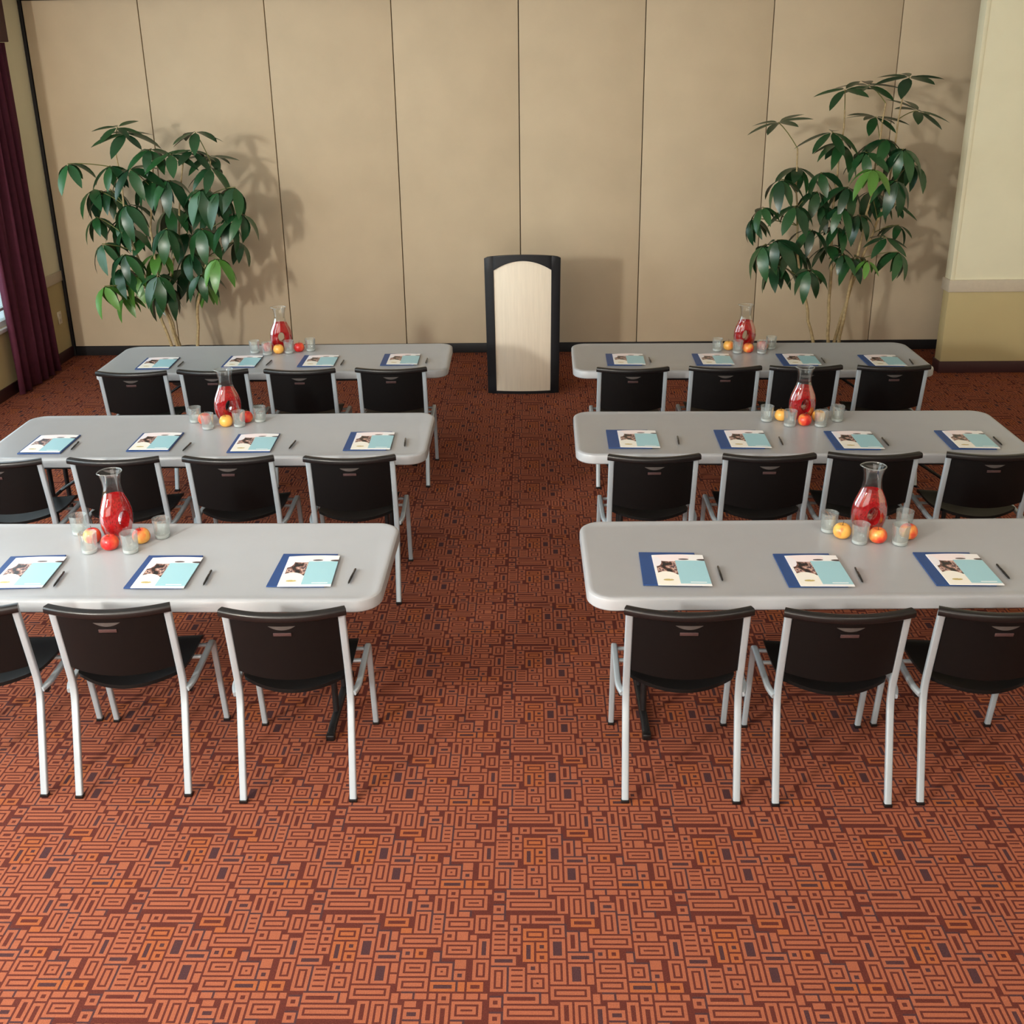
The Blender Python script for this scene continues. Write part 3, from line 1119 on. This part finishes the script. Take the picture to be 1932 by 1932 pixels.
for k, (cc, gs, aps) in GR.items():
    lab = 'carafe of red drink with a pierced body on the %s table' % TABLE[k]
    if first:
        car0.location = (cc[0], cc[1], TH)
        car0.rotation_euler = (0, 0, math.radians(cc[2]))
        car0['label'] = lab
    else:
        dup(car0, (cc[0], cc[1], TH), math.radians(cc[2]), lab)
    for i, (x, y) in enumerate(gs):
        lab = 'clear tumbler %s of the carafe on the %s table' % (GN[i], TABLE[k])
        if first and i == 0:
            gl0.location = (x, y, TH+0.0005)
            tag(gl0, lab, 'glass', 'tumblers around the carafes')
        else:
            dup(gl0, (x, y, TH+0.0005), 0, lab)
    for i, (x, y, m) in enumerate(aps):
        lab = '%s apple, the %s one by the carafe on the %s table' % (('yellow orange', 'orange red', 'red', 'deep red')[m], AN[i], TABLE[k])
        rz = random.uniform(0, 6.28)
        if not ap_used[m]:
            o = ap0[m]
            o.location = (x, y, TH)
            o.rotation_euler = (0, 0, rz)
            tag(o, lab, 'apple', 'apples around the carafes')
            ap_used[m] = True
        else:
            dup(ap0[m], (x, y, TH), rz, lab)
    first = False


# ------------------------------------------------------------------ lectern
def build_lectern():
    e = empty('lectern', (-0.083, 8.90, 0))
    hw, dp = 0.318, 0.46

    def topz(x): return 1.182+0.022*(1-(x/hw)**2)-0.010*max(0, abs(x)/hw-0.9)/0.1

    def wid(z): return 0.96+0.04*(z/1.2)

    def bulge(x): return -0.035*(1-(x/hw)**2)
    n, mz = 24, 14

    def body(u, v):
        x0 = (2*u-1)*hw
        z = 0.004+(topz(x0)-0.004)*v
        x = x0*wid(z)
        return (x, 0.03+bulge(x0), z), (x, dp, min(z, 1.075))
    new_obj('body', slab('body', body, n, mz), e, MT['lectern'])

    # front frame standing proud around the panel
    pw, pz0 = 0.243, 0.022

    def ptop(x): return 1.072+0.082*(1-(x/pw)**2)
    bm = bmesh.new()
    front = []
    xs = [-hw, -hw*.92, -pw] + [-pw+2*pw*i/16 for i in range(1, 16)] + [pw, hw*.92, hw]
    def P(x, z, y): return bm.verts.new((x*wid(z), y+bulge(x), z))
    def strip(x0, x1, za0, zb0, za1, zb1):
        rows = 10
        quads = []
        for k in range(rows):
            ta, tb = k/rows, (k+1)/rows
            pts = [(x0, za0+(zb0-za0)*ta), (x1, za1+(zb1-za1)*ta), (x1, za1+(zb1-za1)*tb), (x0, za0+(zb0-za0)*tb)]
            bm.faces.new([P(x, z, 0.018) for x, z in pts])
    for i in range(len(xs)-1):
        a, b = xs[i], xs[i+1]
        if b <= -pw+1e-6 or a >= pw-1e-6:
            strip(a, b, 0.0, topz(a), 0.0, topz(b))
        else:
            strip(a, b, ptop(a), topz(a), ptop(b), topz(b))
            strip(a, b, 0.0, pz0, 0.0, pz0)
    bmesh.ops.remove_doubles(bm, verts=bm.verts, dist=1e-4)
    bmesh.ops.recalc_face_normals(bm, faces=bm.faces)
    fr = new_obj('front_frame', bm_mesh('front_frame', bm, 40), e, MT['lectern'])
    md = fr.modifiers.new('thick', 'SOLIDIFY')
    md.thickness = 0.024
    md.offset = 0
    md2 = fr.modifiers.new('soft', 'BEVEL')
    md2.width = 0.006
    md2.segments = 2
    md2.limit_method = 'ANGLE'

    def panel(u, v):
        x0 = (2*u-1)*(pw+0.004)
        xx = max(-pw, min(pw, x0))
        z = pz0-0.004+(ptop(xx)+0.004-pz0+0.004)*v
        return (x0*wid(z), 0.0185+bulge(x0), z), (x0*wid(z), 0.0285+bulge(x0), z)
    new_obj('front_panel', slab('front_panel', panel, 20, 12), e, MT['maple'])
    # reading desk sloping away behind the raised front
    def desk(u, v):
        x = (2*u-1)*(hw-0.02)
        y = 0.05+0.42*v
        z = 1.150-0.10*v
        return (x, y, z+0.012), (x, y, z)
    new_obj('reading_desk', slab('reading_desk', desk, 6, 6), e, MT['lectern'])
    tag(e, 'charcoal lectern with arched pale maple front at end of aisle', 'lectern')
    return e


build_lectern()


# ------------------------------------------------------------------ umbrella plants
def leaflet_mesh(droop, wid, twist):
    v, f = [], []
    n = 6
    for i in range(n+1):
        t = i/n
        w = wid*math.sin(PI*min(1, (t*0.94+0.03)))**0.75*(1.1-0.35*t) if 0 < i < n else (0.012 if i == 0 else 0.004)
        z = -droop*t*t
        x = t*(1-0.25*droop*t)
        for s in (-1, 0, 1):
            v.append((x, s*w+twist*t*t*0.1, z-(0.0 if s == 0 else -0.22*w)))
    for i in range(n):
        for j in range(2):
            a = i*3+j
            f.append((a, a+3, a+4, a+1))
    me = pmesh('leaflet', v, f, 180)
    return me


LEAF = [leaflet_mesh(0.10, 0.150, 0.6), leaflet_mesh(0.26, 0.160, -0.5), leaflet_mesh(0.46, 0.160, 0.3)]
LEAF_D = []
LEAF_Y = []
for me in LEAF:
    a = me.copy(); a.materials.append(MT['leaf']); LEAF_D.append(a)
    b = me.copy(); b.materials.append(MT['leaf2']); LEAF_Y.append(b)


def build_plant(label, base, stems, hubs, young, seed):
    rnd = random.Random(seed)
    e = empty('umbrella_plant', (base[0], base[1], 0))
    B = Vector((base[0], base[1], 0))
    prof = [(0.02, 0.0), (0.145, 0.0), (0.152, 0.008), (0.185, 0.272), (0.196, 0.278), (0.198, 0.298), (0.187, 0.300), (0.178, 0.282), (0.176, 0.26)]
    new_obj('pot', lathe('pot', prof, 28, smooth=40), e, MT['pot'])
    new_obj('soil', lathe('soil', [(0.002, 0.262), (0.08, 0.266), (0.177, 0.260)], 24, smooth=60), e, MT['soil'])
    nodes = []
    for st in stems:
        pts = [Vector(p) for p in st]
        path = []
        for i in range(len(pts)-1):
            for k in range(5):
                t = k/5
                q = pts[i].lerp(pts[i+1], t)
                q += Vector((rnd.uniform(-.008, .008), rnd.uniform(-.008, .008), 0))
                path.append(q)
        path.append(pts[-1])
        nodes += [p for p in path if p.z > 0.7]
        n = len(path)
        bm = bmesh.new()
        rings = []
        for i, p in enumerate(path):
            r = 0.016*(1-0.6*i/(n-1))
            rings.append([bm.verts.new((p-B)+Vector((r*math.cos(a*PI/4), r*math.sin(a*PI/4), 0))) for a in range(8)])
        for i in range(n-1):
            for j in range(8):
                bm.faces.new((rings[i][j], rings[i][(j+1) % 8], rings[i+1][(j+1) % 8], rings[i+1][j]))
        bm.faces.new(rings[-1])
        new_obj('stem', bm_mesh('stem', bm, 60), e, MT['bark'])
    for hi, (x, y, z, d, s) in enumerate(hubs):
        H = Vector((x, y, z))
        # petiole from the closest node lying lower on a stem
        best = min(nodes, key=lambda q: (q-(H-Vector((0, 0, 0.14)))).length)
        out = Vector((H.x-best.x, H.y-best.y, 0))
        mid = best.lerp(H, 0.55)+Vector((0, 0, 0.03))
        path = [best*(1-t)**2+mid*2*t*(1-t)+H*t*t for t in (0, .25, .5, .75, 1)]
        if out.length < 1e-3: out = Vector((1, 0, 0))
        sd = Vector((0, 0, 1)).cross(out.normalized())
        pt = new_obj('petiole', tube_mesh('petiole', [p-B for p in path], circ(0.0042, 5), sd, 60), e, MT['twig'])
        tilt = out.normalized()*(0.30 if d >= 2 else 0.12)+Vector((rnd.uniform(-.12, .12), rnd.uniform(-.2, .05)-(.15 if d < 2 else .0), 0))
        ax = (Vector((0, 0, 1))+tilt).normalized()
        ref = ax.cross(Vector((0, 1, 0))).normalized()
        ref2 = ax.cross(ref)
        n = 7 if s > 0.92 else 6
        el0 = (-4, -14, -24, -32)[d]
        a0 = rnd.uniform(0, 6.28)
        yg = hi in young
        for i in range(n):
            a = a0+2*PI*i/n+rnd.uniform(-.12, .12)
            el = math.radians(el0+rnd.uniform(-12, 12))
            rad = ref*math.cos(a)+ref2*math.sin(a)
            dirv = (rad*math.cos(el)+ax*math.sin(el)).normalized()
            nz = (ax*math.cos(el)-rad*math.sin(el)).normalized()
            ny = nz.cross(dirv)
            R = Matrix((dirv, ny, nz)).transposed().to_4x4()
            L = 0.285*s*rnd.uniform(0.82, 1.1)
            Mx = Matrix.Translation(H-B+dirv*0.018) @ R @ Matrix.Diagonal((L, L*rnd.uniform(1.0, 1.25), L, 1))
            me = (LEAF_Y if yg else LEAF_D)[min(2, max(0, d-1+rnd.randint(0, 1)))]
            o = new_obj('leaflet', me, pt)
            o.matrix_local = Mx
    tag(e, label, 'plant', 'potted umbrella plants before the partition')
    return e


HA = [(-3.45, 9.22, 2.24, 0, 0.8), (-3.38, 9.18, 2.19, 1, 1), (-2.82, 9.27, 2.19, 1, 0.95), (-3.86, 9.09, 1.96, 2, 0.95), (-3.02, 9.17, 2.02, 1, 0.9), (-2.86, 9.27, 2.04, 1, 0.9), (-2.77, 9.43, 1.98, 1, 0.9), (-3.83, 9.48, 1.71, 3, 1), (-3.68, 9.46, 1.71, 3, 1), (-3.36, 9.13, 1.91, 2, 1.1), (-3.24, 9.32, 1.83, 3, 1.2), (-3.06, 9.17, 1.81, 3, 1.1), (-2.77, 9.1, 1.74, 3, 1.05), (-2.61, 9.06, 1.72, 3, 1.05), (-2.49, 9.13, 1.75, 3, 1), (-3.64, 9.56, 1.45, 3, 1), (-3.85, 9.5, 1.47, 3, 0.9), (-3.16, 9.48, 1.55, 3, 1.05), (-2.9, 9.48, 1.57, 3, 1), (-2.45, 9.12, 1.53, 3, 0.95), (-3.71, 9.19, 1.28, 3, 0.9), (-3.56, 9.38, 1.38, 3, 1), (-3.39, 9.44, 1.31, 2, 0.9), (-3.06, 9.51, 1.32, 3, 1), (-2.62, 9.53, 1.24, 3, 0.9), (-2.68, 9.05, 1.17, 3, 1), (-3.28, 9.36, 1.17, 3, 1), (-3.02, 9.4, 1.16, 3, 1.05), (-3.63, 9.3, 1.05, 3, 1), (-3.71, 9.11, 0.93, 3, 0.9), (-3.49, 9.28, 0.99, 3, 1), (-3.21, 9.05, 1.03, 3, 1.05), (-3.15, 9.56, 0.99, 3, 1.1), (-2.95, 9.52, 0.86, 3, 0.9), (-3.63, 9.33, 0.79, 3, 0.8), (-3.42, 9.08, 1.62, 3, 1.05), (-3.10, 9.10, 1.42, 3, 1.05), (-2.84, 9.22, 1.40, 3, 1.05), (-3.50, 9.12, 1.20, 3, 1.0), (-3.18, 9.15, 0.92, 3, 1.0), (-2.86, 9.12, 1.02, 3, 1.0), (-2.60, 9.25, 1.45, 3, 1.0), (-3.36, 9.40, 0.84, 3, 0.95), (-3.20, 9.20, 2.06, 2, 0.95), (-3.56, 9.22, 1.93, 2, 0.95), (-2.70, 9.20, 1.90, 2, 1.0)]
HB = [(3.07, 9.24, 2.55, 0, 1), (2.8, 9.42, 2.49, 0, 1), (2.58, 9.32, 2.46, 0, 0.9), (3.23, 9.41, 2.28, 0, 1), (2.88, 9.4, 2.24, 0, 1), (2.05, 9.3, 2.21, 0, 0.95), (2.49, 9.27, 2.13, 1, 1.05), (2.61, 9.36, 2.03, 2, 1), (2.95, 9.26, 2.07, 2, 1.1), (3.04, 9.1, 2.0, 3, 1.05), (2.76, 9.18, 1.97, 2, 1), (3.26, 9.49, 1.85, 3, 1), (2.79, 9.03, 1.85, 2, 0.95), (2.99, 9.03, 1.76, 3, 1), (2.26, 9.38, 1.84, 2, 0.95), (2.08, 9.17, 1.76, 3, 0.95), (2.44, 9.32, 1.8, 2, 0.8), (2.42, 9.28, 1.65, 3, 0.9), (2.65, 9.21, 1.69, 3, 1), (2.96, 9.6, 1.61, 3, 1), (1.93, 9.12, 1.54, 2, 0.7), (1.87, 9.25, 1.43, 3, 0.85), (2.2, 9.12, 1.55, 2, 0.95), (2.48, 9.38, 1.52, 2, 0.9), (2.6, 9.17, 1.53, 3, 0.95), (2.77, 9.21, 1.46, 3, 0.9), (3.12, 9.37, 1.52, 1, 0.75), (2.38, 9.19, 1.34, 3, 0.9), (2.64, 9.34, 1.34, 2, 0.85), (3.22, 9.54, 1.32, 2, 0.7), (3.01, 9.18, 1.27, 1, 0.8), (2.05, 9.04, 1.28, 3, 1.05), (1.96, 9.14, 1.22, 3, 1), (2.31, 9.46, 1.13, 3, 1), (2.57, 9.37, 1.18, 2, 0.9), (2.64, 9.14, 1.14, 2, 0.7), (2.75, 9.2, 1.1, 3, 0.9), (2.84, 9.11, 1.09, 2, 0.6), (3.16, 9.28, 1.13, 3, 1), (2.34, 9.03, 1.03, 3, 1), (2.14, 9.42, 1.0, 3, 0.9)]
build_plant('leafy umbrella plant in dark pot behind the farthest left table', (-3.14, 9.32),
            [[(-3.24, 9.32, .25), (-3.36, 9.32, .75), (-3.50, 9.30, 1.30), (-3.52, 9.28, 2.05)],
             [(-3.18, 9.28, .25), (-3.28, 9.27, .80), (-3.30, 9.25, 1.40), (-3.20, 9.25, 1.95)],
             [(-3.20, 9.38, .25), (-3.30, 9.40, .72), (-3.12, 9.42, 1.30), (-2.98, 9.35, 1.92)],
             [(-3.03, 9.32, .25), (-2.99, 9.32, .70), (-2.80, 9.30, 1.25), (-2.72, 9.28, 1.95)]],
            HA, {25, 26, 29, 30, 34, 33}, 3)
build_plant('taller sparser umbrella plant in dark pot behind the farthest right table', (2.62, 9.32),
            [[(2.52, 9.32, .25), (2.40, 9.32, .70), (2.28, 9.30, 1.20), (2.22, 9.28, 2.0)],
             [(2.65, 9.36, .25), (2.61, 9.36, .95), (2.58, 9.34, 1.60), (2.60, 9.34, 2.30)],
             [(2.72, 9.30, .25), (2.79, 9.30, .92), (2.88, 9.30, 1.60), (2.92, 9.30, 2.35)],
             [(2.70, 9.40, .25), (2.84, 9.38, .95), (3.02, 9.36, 1.5), (3.06, 9.32, 2.40)]],
            HB, {12, 37}, 5)
